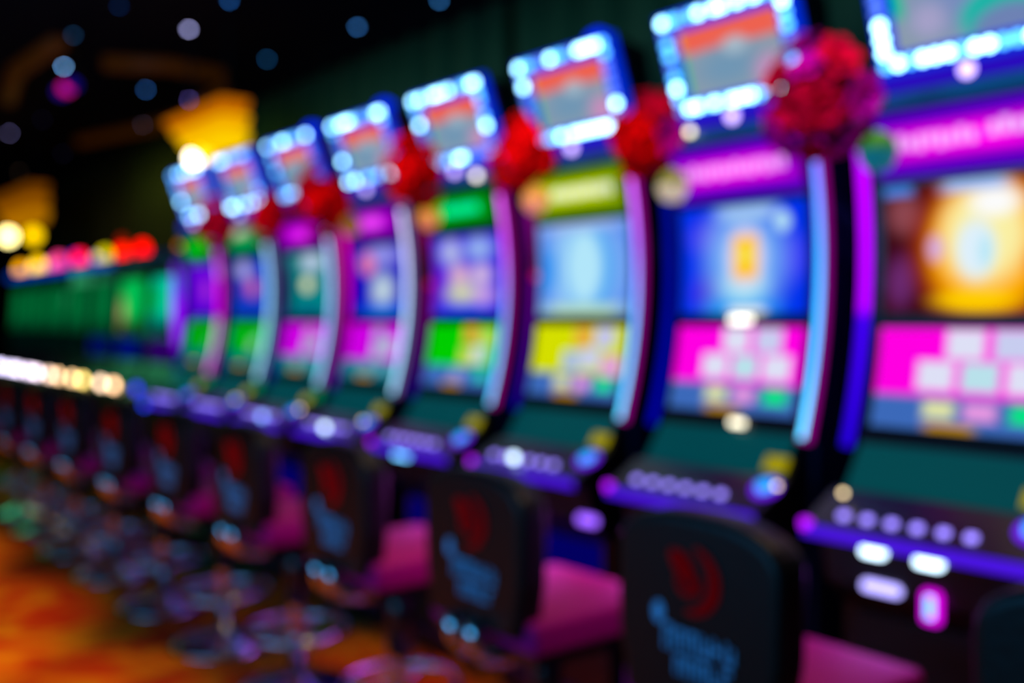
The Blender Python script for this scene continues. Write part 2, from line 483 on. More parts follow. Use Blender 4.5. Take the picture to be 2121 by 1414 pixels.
SPEC.append(dict(
    label='slot machine with a bright green sign over a pastel main screen',
    sign=(GREEN, (0, 60, 20), word(0.55, 0.5, (0, 215, 175))),
    main=((66, 34, 224), [('e', 0.28, 0.8, 0.2, 0.2, 0.8, (180, 188, 232)), ('e', 0.7, 0.82, 0.24, 0.18, 0.8, (150, 180, 240)),
                          ('e', 0.4, 0.5, 0.2, 0.18, 0.8, (225, 178, 200)), ('e', 0.72, 0.5, 0.18, 0.16, 0.8, (218, 190, 225)),
                          ('e', 0.45, 0.28, 0.34, 0.16, 0.8, (208, 212, 170)), ('e', 0.75, 0.25, 0.2, 0.16, 0.8, (200, 160, 230)),
                          ('b', 0.5, 0.03, 0.5, 0.09, 0.7, (0, 76, 240)), ('e', 0.1, 0.4, 0.12, 0.3, 0.9, (120, 20, 215))]),
    low=(GREEN, [(0.62, 0.84, (225, 160, 60)), (0.85, 0.8, (190, 220, 90)), (0.6, 0.5, (205, 215, 90)), (0.78, 0.52, (200, 215, 215))], [(0.5, (150, 150, 220)), (0.85, (0, 200, 160))]),
    bar=([(0, (80, 200, 255)), (0.4, (80, 150, 240)), (0.75, (190, 80, 235)), (0.93, (215, 90, 240)), (1, (255, 0, 240))], (255, 0, 220)),
    left=[(0, (0, 0, 110)), (1, (140, 0, 90))], lstr=1.4, beacon=False, tan=False))
SPEC.append(dict(
    label='slot machine with a violet-magenta sign and a pink disc on a deep blue main screen',
    sign=(VMAG, (60, 0, 120), [('e', 0.55, 0.5, 0.2, 0.22, 0.8, (228, 70, 232))]),
    main=((16, 0, 190), [('e', 0.6, 0.85, 0.4, 0.2, 0.9, (150, 150, 235)), ('e', 0.32, 0.74, 0.17, 0.2, 0.5, (228, 120, 170)),
                         ('e', 0.6, 0.36, 0.26, 0.3, 0.8, (192, 214, 224)), ('b', 0.6, 0.05, 0.42, 0.14, 0.8, (0, 112, 232))]),
    low=(VMAG, [(0.6, 0.8, (165, 150, 205)), (0.8, 0.6, (180, 190, 215)), (0.6, 0.5, (170, 180, 210))], [(0.45, (90, 170, 190)), (0.75, (110, 170, 190))], (0, 120, 140)),
    bar=([(0, (150, 225, 255)), (0.35, (170, 220, 255)), (0.75, (205, 210, 250)), (1, (215, 205, 252))], (190, 140, 255)),
    left=[(0, (0, 0, 120)), (1, (235, 0, 170))], lstr=1.4, beacon=True, tan=False))
SPEC.append(dict(
    label='slot machine with a teal main screen and a violet sign under a large red bouquet',
    sign=(VMAG, (70, 0, 120), [('e', 0.55, 0.4, 0.2, 0.2, 0.8, (220, 40, 220))]),
    main=((0, 128, 132), [('b', 0.06, 0.4, 0.12, 0.6, 0.9, (0, 40, 60)), ('e', 0.62, 0.85, 0.3, 0.2, 0.8, (188, 205, 232)),
                          ('e', 0.5, 0.5, 0.15, 0.13, 0.5, (235, 235, 180)), ('b', 0.5, 0.05, 0.5, 0.1, 0.8, (0, 80, 120))]),
    low=(VMAG, [(0.62, 0.82, (200, 130, 205)), (0.8, 0.6, (160, 160, 200)), (0.6, 0.5, (170, 170, 205))], [(0.45, (90, 170, 180)), (0.75, (90, 160, 170))], (0, 120, 130)),
    bar=([(0, (130, 225, 255)), (0.4, (120, 200, 255)), (0.85, (190, 200, 255)), (1, (240, 130, 250))], (215, 110, 245)),
    left=[(0, (0, 10, 110)), (1, (60, 0, 90))], lstr=1.4, beacon=True, tan=False, tail=True))
SPEC.append(dict(
    label='slot machine with a sea-green sign and a straight icy white light bar',
    sign=((0, 160, 75), (0, 60, 50), [('e', 0.4, 0.85, 0.3, 0.2, 0.8, (205, 185, 170))]),
    main=((8, 56, 190), [('e', 0.32, 0.82, 0.25, 0.2, 0.8, (180, 172, 222)), ('e', 0.55, 0.5, 0.2, 0.2, 0.8, (215, 105, 165)),
                         ('e', 0.2, 0.5, 0.14, 0.2, 0.8, (90, 40, 190))]),
    low=((0, 175, 20), [(0.7, 0.5, (130, 190, 150)), (0.85, 0.7, (60, 180, 100))], [(0.5, (0, 140, 130)), (0.8, (0, 120, 120))], (0, 105, 105)),
    bar=([(0, (165, 235, 255)), (0.5, (150, 225, 255)), (0.85, (165, 215, 255)), (1, (185, 170, 255))], (150, 190, 255)),
    left=[(0, (0, 10, 110)), (1, (0, 10, 60))], lstr=1.2, beacon=False, tan=False, tail=True))
SPEC.append(dict(
    label='slot machine with a small green sign and a mostly hot pink light bar',
    sign=((0, 172, 0), (0, 60, 30), [('e', 0.5, 0.5, 0.3, 0.4, 0.9, (0, 190, 10))]),
    main=((96, 0, 215), [('e', 0.6, 0.5, 0.22, 0.3, 0.8, (172, 40, 215)), ('b', 0.5, 0.03, 0.5, 0.12, 0.8, (30, 0, 190))]),
    low=((0, 165, 10), [(0.8, 0.5, (40, 170, 90))], [(0.5, (0, 130, 130)), (0.8, (0, 120, 120))], (0, 95, 105)),
    bar=([(0, (255, 60, 235)), (0.12, (225, 190, 250)), (0.36, (215, 200, 250)), (0.42, (255, 0, 230)), (0.66, (255, 40, 230)), (0.74, (250, 170, 250)), (0.8, (215, 90, 250)), (1, (200, 0, 250))], (250, 0, 235)),
    left=[(0, (0, 0, 110)), (1, (50, 0, 140))], lstr=1.4, beacon=False, tan=False, tail=True))

def topper_screen_mat(i, big):
    bl = [('b', 0.5, 0.88, 0.55, 0.26, 0.25, (238, 98, 80)), ('e', 0.45, 0.35, 0.4, 0.35, 0.8, (112, 150, 180)),
          ('e', 0.85, 0.15, 0.2, 0.3, 0.9, (205, 140, 190)), ('e', 0.55, 0.62, 0.14, 0.15, 0.6, (165, 185, 200)),
          ('b', 0.02, 0.35, 0.05, 0.38, 0.6, (0, 185, 130)), ('b', 0.02, 0.88, 0.045, 0.14, 0.6, (225, 160, 40))]
    if big:
        bl = [('e', 0.55, 0.5, 0.5, 0.6, 0.9, (120, 140, 190)), ('e', 0.70, 0.18, 0.28, 0.36, 0.35, (0, 182, 165)),
              ('e', 0.76, 0.02, 0.28, 0.32, 0.4, (110, 130, 180)), ('e', 0.75, 0.62, 0.12, 0.14, 0.6, (205, 80, 130)),
              ('e', 0.95, 0.5, 0.12, 0.2, 0.7, (190, 205, 220)), ('b', 0.05, 0.6, 0.06, 0.25, 0.6, (0, 185, 150)),
              ('e', 0.25, 0.3, 0.15, 0.25, 0.8, (165, 160, 200)), ('b', 0.5, 0.97, 0.5, 0.08, 0.5, (238, 98, 80))]
    return screen_mat('topper_picture_%d' % i, (138, 155, 172), bl, 1.0)

SP = 0.75
Y0 = 1.287
X0 = 2.56
GROUP_M = 'slot machines in the row'
def light_bar(r, name, side, y, core, halo, tail=False, strength=1.7, wide=True, z0=1.09, z1=2.0, idx=0):
    zs = [z0 + (z1 - z0) * i / 16 for i in range(17)]
    holder = MB().tube([(arc(z) - 0.004, y, z) for z in zs], 0.021, 10).mesh(name, em('bar_halo_%s_%d' % (side, idx), halo, 0.28), True)
    o = obj(name, holder, r)
    core_m = ramp_z('bar_core_%s_%d' % (side, idx), core, z0, z1, strength)
    zz = [z0 + 0.01 + (z1 - z0 - 0.05) * i / 16 for i in range(17)]
    obj('led_strip', MB().tube([(arc(z) - 0.020, y, z) for z in zz], 0.010, 8).mesh('led_strip', core_m, True), o)
    if tail:  # teal emission stands in for the reflection on the unlit bar foot
        t = [1.02, 1.05, 1.085]
        obj('bar_foot', MB().tube([(-0.10 + 0.5 * (z - 1.02), y, z) for z in t], 0.02, 10).mesh('bar_foot', em('foot_reflection_%d' % idx, (0, 170, 115), 0.55), True), r)
    return o

for i, sp in enumerate(SPEC):
    yc = Y0 + SP * i
    r = root('slot_machine', sp['label'], 'slot machine', (X0, yc, 0), 0, GROUP_M)
    obj('cabinet', ME_cab, r, bevel=0.006)
    for s in (-1, 1):
        obj('side_panel', ME_side, r, (0, s * 0.295, 0))
    k = i
    ext = 0.25
    def surf(z0, z1, off=0.006, hw=ext):
        return lambda u, v: (arc(z0 + (z1 - z0) * v) - off, hw - 2 * hw * u, z0 + (z1 - z0) * v)
    base, edge, letters = sp['sign']
    obj('sign', grid_strip('sign', sign_mat(i, base, edge, letters, None),
        lambda u, v: (arc(1.835 + 0.175 * v) - 0.008 - 0.018 * math.sin(PI * v), 0.255 - 0.51 * u, 1.835 + 0.175 * v), 4, 10), r)
    obj('main_screen', grid_strip('main_screen', screen_mat('main_picture_%d' % i, sp['main'][0], sp['main'][1], 1.0), surf(1.465, 1.815), 2, 10), r)
    lb, tl, ac = sp['low'][0], sp['low'][1], sp['low'][2]
    band = sp['low'][3] if len(sp['low']) > 3 else (60, 105, 185)
    obj('lower_screen', grid_strip('lower_screen', screen_mat('lower_picture_%d' % i, lb, low_blobs(lb, tl, ac, band), 1.0), surf(1.155, 1.425), 2, 8), r)
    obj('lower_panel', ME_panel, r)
    core, halo = sp['bar']
    light_bar(r, 'light_bar', 'right', -0.302, core, halo, sp.get('tail', False), (2.9, 2.9, 2.7, 2.6, 2.6, 2.4, 2.3, 2.0)[i], idx=i)
    lm = ramp_z('left_bar_%d' % i, sp['left'], 1.09, 1.93, sp['lstr'])
    obj('light_bar', MB().tube([(arc(z) + 0.004, 0.315, z) for z in [1.09 + 0.84 * j / 14 for j in range(15)]], 0.016, 10).mesh('light_bar', lm, True), r)
    obj('belly_panel', ME_belly if i >= 2 else ME_bellydark, r)
    # deck
    d = obj('button_deck', ME_deck, r, bevel=0.004)
    obj('deck_light', ME_strip, r)
    slope = math.atan2(0.08, 0.145)
    for j in range(6):
        obj('deck_button', ME_btn, r, (-0.255, 0.20 - 0.068 * j, 0.934), (0, -slope, 0), bevel=0.003)
    p = obj('play_button', ME_play, r, (-0.20, -0.262, 0.957), (0, -slope, 0))
    obj('button_ring', ME_playring, p)
    obj('denomination_tag', ME_tag, r, (-0.119, -0.235, 1.02), (0, 0.6, 0))
    # crown of the cabinet
    obj('brow_panel', ME_brow, r)
    obj('neck_light', ME_neck, r)
    obj('dome_lamp', ME_dome, r, (-0.062, -0.02, 2.085))
    a = obj('lamp_arm', ME_arm, r, (-0.05, 0.30, 2.02))
    if i != 7:
        obj('corner_lamp', ME_puredot if i == 6 else (ME_tandot if i == 3 else ME_magdot), a, (-0.008, -0.02, 0.012))
    # topper
    obj('topper_housing', ME_topback, r)
    t = obj('topper_frame', ME_topper, r, bevel=0.004)
    obj('topper_screen', grid_strip('topper_screen', topper_screen_mat(i, i == 0),
        lambda u, v: (top_x(2.182 + 0.206 * v) + 0.012, 0.204 - 0.408 * u, 2.180 + 0.210 * v), 2, 2), t)
    spots = []
    nt_, ns_, nb_ = 16, 7, 14
    for j in range(nt_):
        spots.append((0.232 - 0.464 * j / (nt_ - 1), 2.42))
    for j in range(1, ns_ + 1):
        z = 2.42 - 0.27 * j / (ns_ + 1)
        spots.append((0.232, z))
        spots.append((-0.232, z))
    for j in range(nb_):
        spots.append((0.232 - 0.464 * j / (nb_ - 1), 2.15))
    for (yy, zz) in spots:
        edge_lr = abs(yy) > 0.22 and 2.17 < zz < 2.40
        w = [0.10, 0.25, 0.65] if edge_lr else [0.35, 0.40, 0.25]
        if i <= 1:
            w = [0.45, 0.35, 0.20]
        if i >= 5:
            w = [0.05, 0.2, 0.75] if edge_lr else [0.25, 0.4, 0.35]
        q = random.choices((0, 1, 2), w)[0]
        obj('led_bulb', ME_led[q], t, (top_x(zz) - 0.006, yy, zz))
    if sp['beacon']:
        obj('beacon', ME_beacon, r, (0.0, -0.10, 2.435))

# lenses, slots, readers and painted glints below or on the decks, each bolted to its machine
MACH = [o for o in COL.objects if o.name.startswith('slot_machine')]
def deck_lens(i, y, z, x, size, mat, name, rx=0.0):
    me = MB().box((0, 0, 0), size).mesh(name, mat)
    return obj(name, me, MACH[i], (x - X0, y - MACH[i].location.y, z), (rx, 0, 0), bevel=min(size) * 0.45)
deck_lens(0, 1.405, 0.852, 2.312, (0.03, 0.065, 0.026), M_white, 'ticket_slot')
deck_lens(0, 1.255, 0.852, 2.312, (0.03, 0.070, 0.026), M_white, 'bill_acceptor')
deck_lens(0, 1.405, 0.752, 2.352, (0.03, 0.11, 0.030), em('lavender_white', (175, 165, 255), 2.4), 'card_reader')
deck_lens(0, 1.265, 0.735, 2.345, (0.03, 0.05, 0.085), em('magenta_shield', (235, 0, 245), 1.3), 'emblem_plate')
deck_lens(0, 1.262, 0.738, 2.331, (0.012, 0.02, 0.055), em('cyan_shield', (0, 190, 255), 2.2), 'emblem_light')
deck_lens(2, 2.52, 0.752, 2.352, (0.03, 0.09, 0.034), M_lav, 'card_reader')
deck_lens(2, 2.845, 0.94, 2.285, (0.02, 0.03, 0.03), M_white, 'bill_acceptor')
deck_lens(3, 3.585, 0.874, 2.268, (0.02, 0.11, 0.028), em('ice_lens', (110, 195, 255), 4.0), 'bill_acceptor')
deck_lens(4, 4.28, 0.93, 2.275, (0.02, 0.04, 0.03), M_white, 'bill_acceptor')
deck_lens(5, 4.98, 0.93, 2.275, (0.02, 0.04, 0.03), em('pale_blue_lens', (130, 170, 255), 4.0), 'bill_acceptor')
deck_lens(7, 6.85, 0.87, 2.275, (0.02, 0.06, 0.05), em('blue_lens', (20, 70, 255), 3.0), 'bill_acceptor')
deck_lens(4, 4.20, 0.82, 2.30, (0.02, 0.05, 0.04), M_lav, 'card_reader')
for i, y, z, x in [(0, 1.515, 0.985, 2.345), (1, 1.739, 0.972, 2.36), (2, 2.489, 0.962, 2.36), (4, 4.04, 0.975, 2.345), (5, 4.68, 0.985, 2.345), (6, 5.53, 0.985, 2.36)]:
    deck_lens(i, y, z, x, (0.014, 0.014, 0.014), M_warmdot, 'painted_glint')  # warm glint on the deck built as a small glowing cube
for i in (0, 1, 2, 3):
    deck_lens(i, MACH[i].location.y + 0.285, 0.905, 2.262, (0.02, 0.035, 0.03), em('pink_corner_%d' % i, (185, 20, 255), 1.6), 'corner_light')
deck_lens(1, 2.035, 1.447, 2.568, (0.012, 0.085, 0.022), em('strip_white', (255, 250, 235), 3.0), 'white_strip')  # small white glowing block between the two screens
deck_lens(1, 2.185, 2.06, 2.492, (0.02, 0.022, 0.022), em('cream_lamp', (255, 245, 195), 4.0), 'crown_lamp')
deck_lens(3, 3.36, 2.05, 2.498, (0.02, 0.03, 0.03), em('cream_dome', (245, 235, 225), 4.0), 'crown_lamp')
deck_lens(1, 1.985, 1.125, 2.49, (0.012, 0.055, 0.02), em('cream_glint', (255, 246, 215), 3.0), 'cream_reflection')  # cream reflection on the panel built as a glowing block

# ------------------------------------------------------------------ chairs
def back_poly(w=0.215, z0=0.66, zs=0.97, zt=1.065):
    pts = [(-w * 0.86, z0), (w * 0.86, z0)]
    n = 16
    pts.append((w * 0.98, 0.80))
    pts.append((w, zs - 0.02))
    for i in range(n + 1):
        a = PI * i / n
        pts.append((w * (abs(math.cos(a)) ** 0.75) * (1 if math.cos(a) >= 0 else -1), zs + (zt - zs) * math.sin(a) ** 0.9))
    pts.append((-w, zs - 0.02))
    pts.append((-w * 0.98, 0.80))
    return pts
ME_back = MB().prism_x(back_poly(), -0.045, 0.045).mesh('backrest', M_leather)
def seat_mesh():
    mb = MB()
    mb.box((0, 0, 0), (0.46, 0.45, 0.085))
    bmesh.ops.subdivide_edges(mb.bm, edges=mb.bm.edges[:], cuts=3, use_grid_fill=True)
    for v in mb.bm.verts:
        if v.co.z > 0.03:
            v.co.z += 0.018 * (1 - (v.co.x / 0.23) ** 2) * (1 - (v.co.y / 0.225) ** 2)
    return mb.mesh('seat', M_seat, True)
ME_seat = seat_mesh()
ME_pan = MB().box((0, 0, 0), (0.43, 0.42, 0.035)).mesh('seat_pan', M_black)
ME_pole = MB().cyl((0, 0, 0.03), (0, 0, 0.60), 0.032).mesh('pedestal', M_chrome, True)
ME_sleeve = MB().cyl((0, 0, 0.34), (0, 0, 0.60), 0.045).mesh('sleeve', M_black, True)
ME_base = MB().lathe([(0.001, 0.0), (0.235, 0.0), (0.238, 0.012), (0.19, 0.026), (0.09, 0.04), (0.05, 0.06), (0.001, 0.062)], 40).mesh('base', M_chrome, True)
ME_fr = MB().ring((0, 0, 0.24), 0.19, 0.013, 40, 10)
for a in range(3):
    an = a * 2 * PI / 3 + 0.5
    ME_fr.tube([(0.03 * math.cos(an), 0.03 * math.sin(an), 0.24), (0.185 * math.cos(an), 0.185 * math.sin(an), 0.24)], 0.009, 8)
ME_fr = ME_fr.mesh('footrest', M_chrome, True)
ME_brk = MB().tube([(0.10, 0, -0.03), (0.03, 0, -0.028), (-0.03, 0, -0.014), (-0.06, 0, 0.02), (-0.065, 0, 0.085)], 0.023, 12).mesh('bracket', M_satin, True)
def emblem_mesh():
    mb = MB()
    def blade(pts, w):
        n = len(pts)
        l, rr = [], []
        for i, (y, z) in enumerate(pts):
            y2, z2 = pts[min(i + 1, n - 1)]
            y1, z1 = pts[max(i - 1, 0)]
            dy, dz = y2 - y1, z2 - z1
            q = math.hypot(dy, dz) or 1
            l.append((y - dz / q * w[i], z + dy / q * w[i]))
            rr.append((y + dz / q * w[i], z - dy / q * w[i]))
        mb.prism_x(l + rr[::-1], -0.0045, 0.0)
    P = lambda R, a: (R * math.cos(a), R * math.sin(a))
    N = 14
    # y grows towards the left of the back as seen from the aisle
    blade([P(0.080, -0.9 * PI - 0.95 * PI * i / N + 1.35) for i in range(N + 1)], [0.004 + 0.013 * math.sin(PI * i / N) for i in range(N + 1)])
    blade([(0.062 - 0.085 * i / N, 0.055 - 0.075 * (i / N) ** 1.6) for i in range(N + 1)], [0.006 + 0.022 * math.sin(PI * i / N) for i in range(N + 1)])
    blade([P(0.036, 0.2 - 1.1 * PI * i / N) for i in range(N + 1)], [0.003 + 0.006 * math.sin(PI * i / N) for i in range(N + 1)])
    return mb.mesh('emblem', M_emblem)
ME_emb = emblem_mesh()
def letter_mesh():
    """two short lines of letter-like strokes, too blurred in the photo to read"""
    mb = MB()
    rnd = random.Random(3)
    def glyph(y, z, h, w):
        mb.box((-0.002, y + w * 0.38, z), (0.004, w * 0.2, h))
        if rnd.random() < 0.6:
            mb.box((-0.002, y - w * 0.30, z - h * 0.1), (0.004, w * 0.2, h * 0.8))
        mb.box((-0.002, y, z + h * rnd.choice((-0.4, 0.0, 0.4))), (0.004, w * 0.75, h * 0.2))
    mb.ball((-0.001, 0.105, 0.055), 0.015, (0.15, 1, 1.5), 12, 8)
    for k in range(6):
        glyph(0.075 - 0.031 * k, 0.012, 0.042 if k else 0.052, 0.026)
    for k in range(5):
        glyph(0.045 - 0.030 * k, -0.040, 0.038, 0.025)
    return mb.mesh('lettering', M_letter)
ME_let = letter_mesh()
CHAIR_LABELS = [
    'black leather slot chair cut off by the right edge of the picture',
    'black leather slot chair in front of the machine with the golden orb screen',
    'black leather slot chair in front of the machine with the yellow square screen',
    'black leather slot chair in front of the machine with the yellow sign',
    'black leather slot chair in front of the machine with the bright green sign',
    'black leather slot chair in front of the machine with the pink disc screen',
    'black leather slot chair in front of the machine with the teal main screen',
    'black leather slot chair in front of the machine with the icy white light bar',
    'black leather slot chair in front of the machine with the hot pink light bar',
    'black leather slot chair in front of the topper-less machine with the purple oval bar',
    'farthest black leather slot chair with a cyan glint below its back, at the left edge']
def chair_first():
    r = root('slot_chair', CHAIR_LABELS[0], 'chair', (1.76, Y0 - SP, 0), 0, 'slot chairs along the row')
    obj('base', ME_base, r)
    obj('pedestal', ME_pole, r)
    obj('sleeve', ME_sleeve, r)
    obj('footrest', ME_fr, r)
    obj('seat_pan', ME_pan, r, (0, 0, 0.612))
    obj('seat', ME_seat, r, (0.0, 0, 0.668), bevel=0.02)
    for s in (-1, 1):
        obj('bracket', ME_brk, r, (-0.215, s * 0.045, 0.605))
    b = obj('backrest', ME_back, r, (-0.215, 0, 0), (0, 0, 0), bevel=0.022)
    e = obj('emblem', ME_emb, b, (-0.0445, 0.005, 0.935), scale=(1, 0.82, 0.82))
    l = obj('lettering', ME_let, b, (-0.0445, -0.018, 0.797))
    return r
def dup(r, loc, label):
    c = r.copy()
    COL.objects.link(c)
    c.location = loc
    c['label'] = label
    for ch in list(r.children):
        d = ch.copy()
        COL.objects.link(d)
        d.parent = c
        for g in list(ch.children):
            e = g.copy()
            COL.objects.link(e)
            e.parent = d
    return c
bpy.context.view_layer.update()
ch0 = chair_first()
bpy.context.view_layer.update()
CH_Y = [Y0 - SP, Y0 + 0.02, 2.05, 2.79, 3.54, 4.25, 5.01, 5.79, 6.54, 7.29, 8.06]
ch0.location = (1.76, CH_Y[0], 0)
for n in range(1, 11):
    dup(ch0, (1.76, CH_Y[n], 0), CHAIR_LABELS[n])

# ------------------------------------------------------------------ bouquets and lanterns between the machines
def blossom_mesh(mat, seed):
    rnd = random.Random(seed)
    bm = bmesh.new()
    for ringn, (n, tilt, L) in enumerate(((6, 0.35, 0.055), (5, 0.9, 0.042))):
        for k in range(n):
            a = 2 * PI * k / n + ringn * 0.5 + rnd.uniform(-.15, .15)
            rows = []
            for j in range(4):
                t = j / 3
                w = 0.022 * math.sin(PI * (0.15 + 0.75 * t))
                rad = 0.004 + L * t * math.cos(tilt)
                zz = L * t * math.sin(tilt) + 0.006 * math.sin(PI * t)
                rows.append([Vector((rad, -w, zz + 0.004)), Vector((rad, 0, zz)), Vector((rad, w, zz + 0.004))])
            m = Matrix.Rotation(a, 4, 'Z')
            vs = [[bm.verts.new(m @ q) for q in row] for row in rows]
            for j in range(3):
                for q in range(2):
                    f = bm.faces.new((vs[j][q], vs[j + 1][q], vs[j + 1][q + 1], vs[j][q + 1]))
                    f.smooth = True
    bmesh.ops.create_uvsphere(bm, u_segments=8, v_segments=6, radius=0.010, matrix=Matrix.Translation((0, 0, 0.01)))
    me = bpy.data.meshes.new('blossom')
    bm.to_mesh(me)
    bm.free()
    me.materials.append(mat)
    return me
BLOS = [[blossom_mesh(m, s) for s in (1, 2)] for m in M_petal]
def bouquet(i, y, z, R, hue, label):
    yc = Y0 + SP * i
    r = root('flower_bouquet', label, 'bouquet', (2.36, y, z), 0, 'red flower bouquets between the machines')
    # stem wired to the near side of the machine crown
    obj('stem', MB().tube([(0.20, yc - 0.27 - y, 0.0), (0.1, (yc - 0.28 - y) * 0.8, -0.02), (0.0, 0, -0.03)], 0.012, 8)
        .tube([(0, 0, -0.03), (0.0, 0.0, 0.06)], 0.03, 8).mesh('stem', M_stem, True), r)
    rnd = random.Random(40 + i)
    n = 26
    ga = PI * (3 - math.sqrt(5))
    for k in range(n):
        zf = 1 - 2 * (k + 0.5) / n
        rr = math.sqrt(1 - zf * zf)
        d = Vector((rr * math.cos(ga * k), rr * math.sin(ga * k), zf))
        q = d.to_track_quat('Z', 'Y').to_euler()
        w = hue
        me = BLOS[rnd.choices((0, 1, 2), w)[0]][k % 2]
        s = rnd.uniform(0.95, 1.3) * R / 0.12
        obj('blossom', me, r, Vector((d.x * 0.65, d.y * (1.0 if d.z < 0.4 else 0.75), d.z * (1.25 if d.z > 0.4 else 0.95))) * R * rnd.choice((0.4, 0.6, 0.85, 1.05)), q, scale=(s, s, s))
    return r
BQ = [
    (1, 1.618, 2.056, 0.132, (0.05, 0.30, 0.65), 'magenta-tinted crimson bouquet, largest of the row, beside the topper of the yellow-square machine'),
    (2, 2.268, 2.047, 0.108, (0.5, 0.35, 0.15), 'crimson bouquet beside the topper of the machine with the yellow sign'),
    (3, 2.885, 2.057, 0.115, (0.9, 0.1, 0.0), 'scarlet bouquet beside the topper of the machine with the green sign'),
    (4, 3.622, 2.076, 0.125, (1, 0.0, 0.0), 'bright red bouquet beside the topper of the pink-disc machine'),
    (5, 4.450, 2.023, 0.14, (0.6, 0.4, 0.0), 'red bouquet beside the topper of the teal-screen machine'),
    (6, 5.086, 2.009, 0.11, (0.5, 0.4, 0.1), 'small red bouquet beside the topper of the icy white bar machine'),
    (7, 5.799, 2.018, 0.11, (0.3, 0.5, 0.2), 'small dim crimson bouquet beside the farthest lit topper')]
for b in BQ:
    bouquet(*b)

M_tassel = pr('red_tassel', (190, 0, 40), 0.7)
def lantern(y, z, c_top, c_low, tassel, label, bq):
    r = root('hanging_lantern', label, 'lantern', (2.41, y, z), 0, 'little lanterns hanging under the bouquets')
    by, bz = bq[1], bq[2]
    obj('cord', MB().tube([(0, 0, 0.05), (-0.01, (by - y) * 0.6, (bz - z) * 0.6 + 0.01), (-0.045, by - y, bz - z - 0.04)], 0.004, 6).mesh('cord', M_wire), r)
    obj('body', MB().lathe([(0.004, -0.05), (0.03, -0.045), (0.046, -0.02), (0.05, 0.0), (0.048, 0.004)], 20).mesh('body', pr('lantern_low', c_low, 0.6, emis=c_low, estr=0.55), True), r)
    obj('lid', MB().lathe([(0.05, 0.004), (0.047, 0.02), (0.032, 0.042), (0.012, 0.055), (0.004, 0.06)], 20).mesh('lid', pr('lantern_top', c_top, 0.6, emis=c_top, estr=0.5), True), r)
    if tassel:
        t = obj('tassel', MB().cyl((0, 0, -0.09), (0, 0, -0.045), 0.006, 0.008, 10).cyl((0, 0, -0.27), (0, 0, -0.09), 0.02, 0.010, 12).mesh('tassel', M_tassel), r)
        obj('bead', MB().ball((0, 0, -0.285), 0.014).mesh('bead', pr('red_bead', (225, 0, 40), 0.3, emis=(210, 0, 50), estr=0.7), True), t)
LN = [
    (1.46, 1.89, (50, 130, 30), (0, 115, 130), False, 'green and teal lantern hanging under the largest bouquet', BQ[0]),
    (2.185, 1.875, (140, 140, 50), (226, 205, 165), False, 'cream lantern hanging beside the magenta sign with one long word', BQ[1]),
    (2.87, 1.895, (225, 165, 60), (240, 150, 105), True, 'peach lantern with a red tassel hanging beside the yellow sign', BQ[2]),
    (3.585, 1.885, (215, 160, 40), (240, 140, 80), True, 'orange lantern with a red tassel hanging beside the green sign', BQ[3]),
    (4.26, 1.90, (150, 100, 20), (170, 110, 30), False, 'dim amber lantern hanging beside the violet-magenta sign', BQ[4])]
for l in LN:
    lantern(*l)

# ------------------------------------------------------------------ machine with oval purple bar and the far bank of low machines
def low_machine(i, k, label, scr, header, lamp, lampcol, decks, oval=None, lower=None):
    yc = Y0 + SP * k
    r = root('slot_machine', label, 'slot machine', (X0 + 0.02, yc, 0), 0, 'low slot machines in the far bank')
    poly = [(0.5, 0), (-0.14, 0), (-0.14, 0.62), (-0.2, 0.8), (-0.22, 0.88), (-0.2, 0.93), (-0.08, 0.98), (-0.03, 1.12), (0.03, 1.86), (-0.02, 1.88), (-0.02, 1.95), (0.5, 1.95)]
    obj('cabinet', MB().prism_y(poly, -0.34, 0.34).mesh('cabinet', M_black), r, bevel=0.008)
    obj('main_screen', grid_strip('main_screen', screen_mat('far_picture_%d' % i, scr[0], scr[1], 1.0),
        lambda u, v: (-0.026 + 0.034 * v, 0.28 - 0.56 * u, 1.34 + 0.42 * v), 2, 2), r)
    obj('lower_screen', grid_strip('lower_screen', em('far_lower_%d' % i, lower or (0, 26, 22), 0.5),
        lambda u, v: (-0.046 + 0.012 * v, 0.26 - 0.52 * u, 1.14 + 0.16 * v), 1, 1), r)
    obj('header', MB().box((-0.03, 0, 1.905), (0.04, 0.62, 0.06)).mesh('header', em('far_header_%d' % i, header, 0.8)), r, bevel=0.006)
    if lamp:
        for (yy, zz, rad, c, st) in lamp:
            obj('top_lamp', MB().lathe([(0.001, 0), (rad, 0), (rad, rad), (rad * 0.8, rad * 1.6), (rad * 0.4, rad * 2.0), (0.001, rad * 2.05)], 16)
                .mesh('top_lamp', em('top_lamp_%d_%d' % (i, int(yy * 100)), c, st), True), r, (0.02, yy, zz))
    for (yy, c, st) in decks:
        obj('deck_light', MB().ball((0, 0, 0), 0.032, (0.6, 1.2, 1.0)).mesh('deck_light', em('far_deck_%d_%d' % (i, int(yy * 100)), c, st * 1.8), True), r, (-0.215, yy, 0.945))
    if oval:
        n = 20
        pts = [(-0.045, -0.325 - 0.03 * math.sin(PI * j / n), 1.22 + 0.62 * j / n) for j in range(n + 1)]
        obj('light_bar', MB().tube(pts, [0.012 + 0.022 * math.sin(PI * j / n) for j in range(n + 1)], 10).mesh('light_bar', ramp_z('oval_bar', oval, 1.2, 1.85, 1.3), True), r)
    return r
G1 = ((0, 92, 44), [('b', 0.3, 0.5, 0.07, 0.45, 0.8, (0, 130, 60)), ('b', 0.7, 0.55, 0.08, 0.4, 0.8, (0, 125, 62)), ('b', 0.5, 0.02, 0.5, 0.25, 0.8, (0, 50, 30))])
BLUEH = (0, 70, 200)
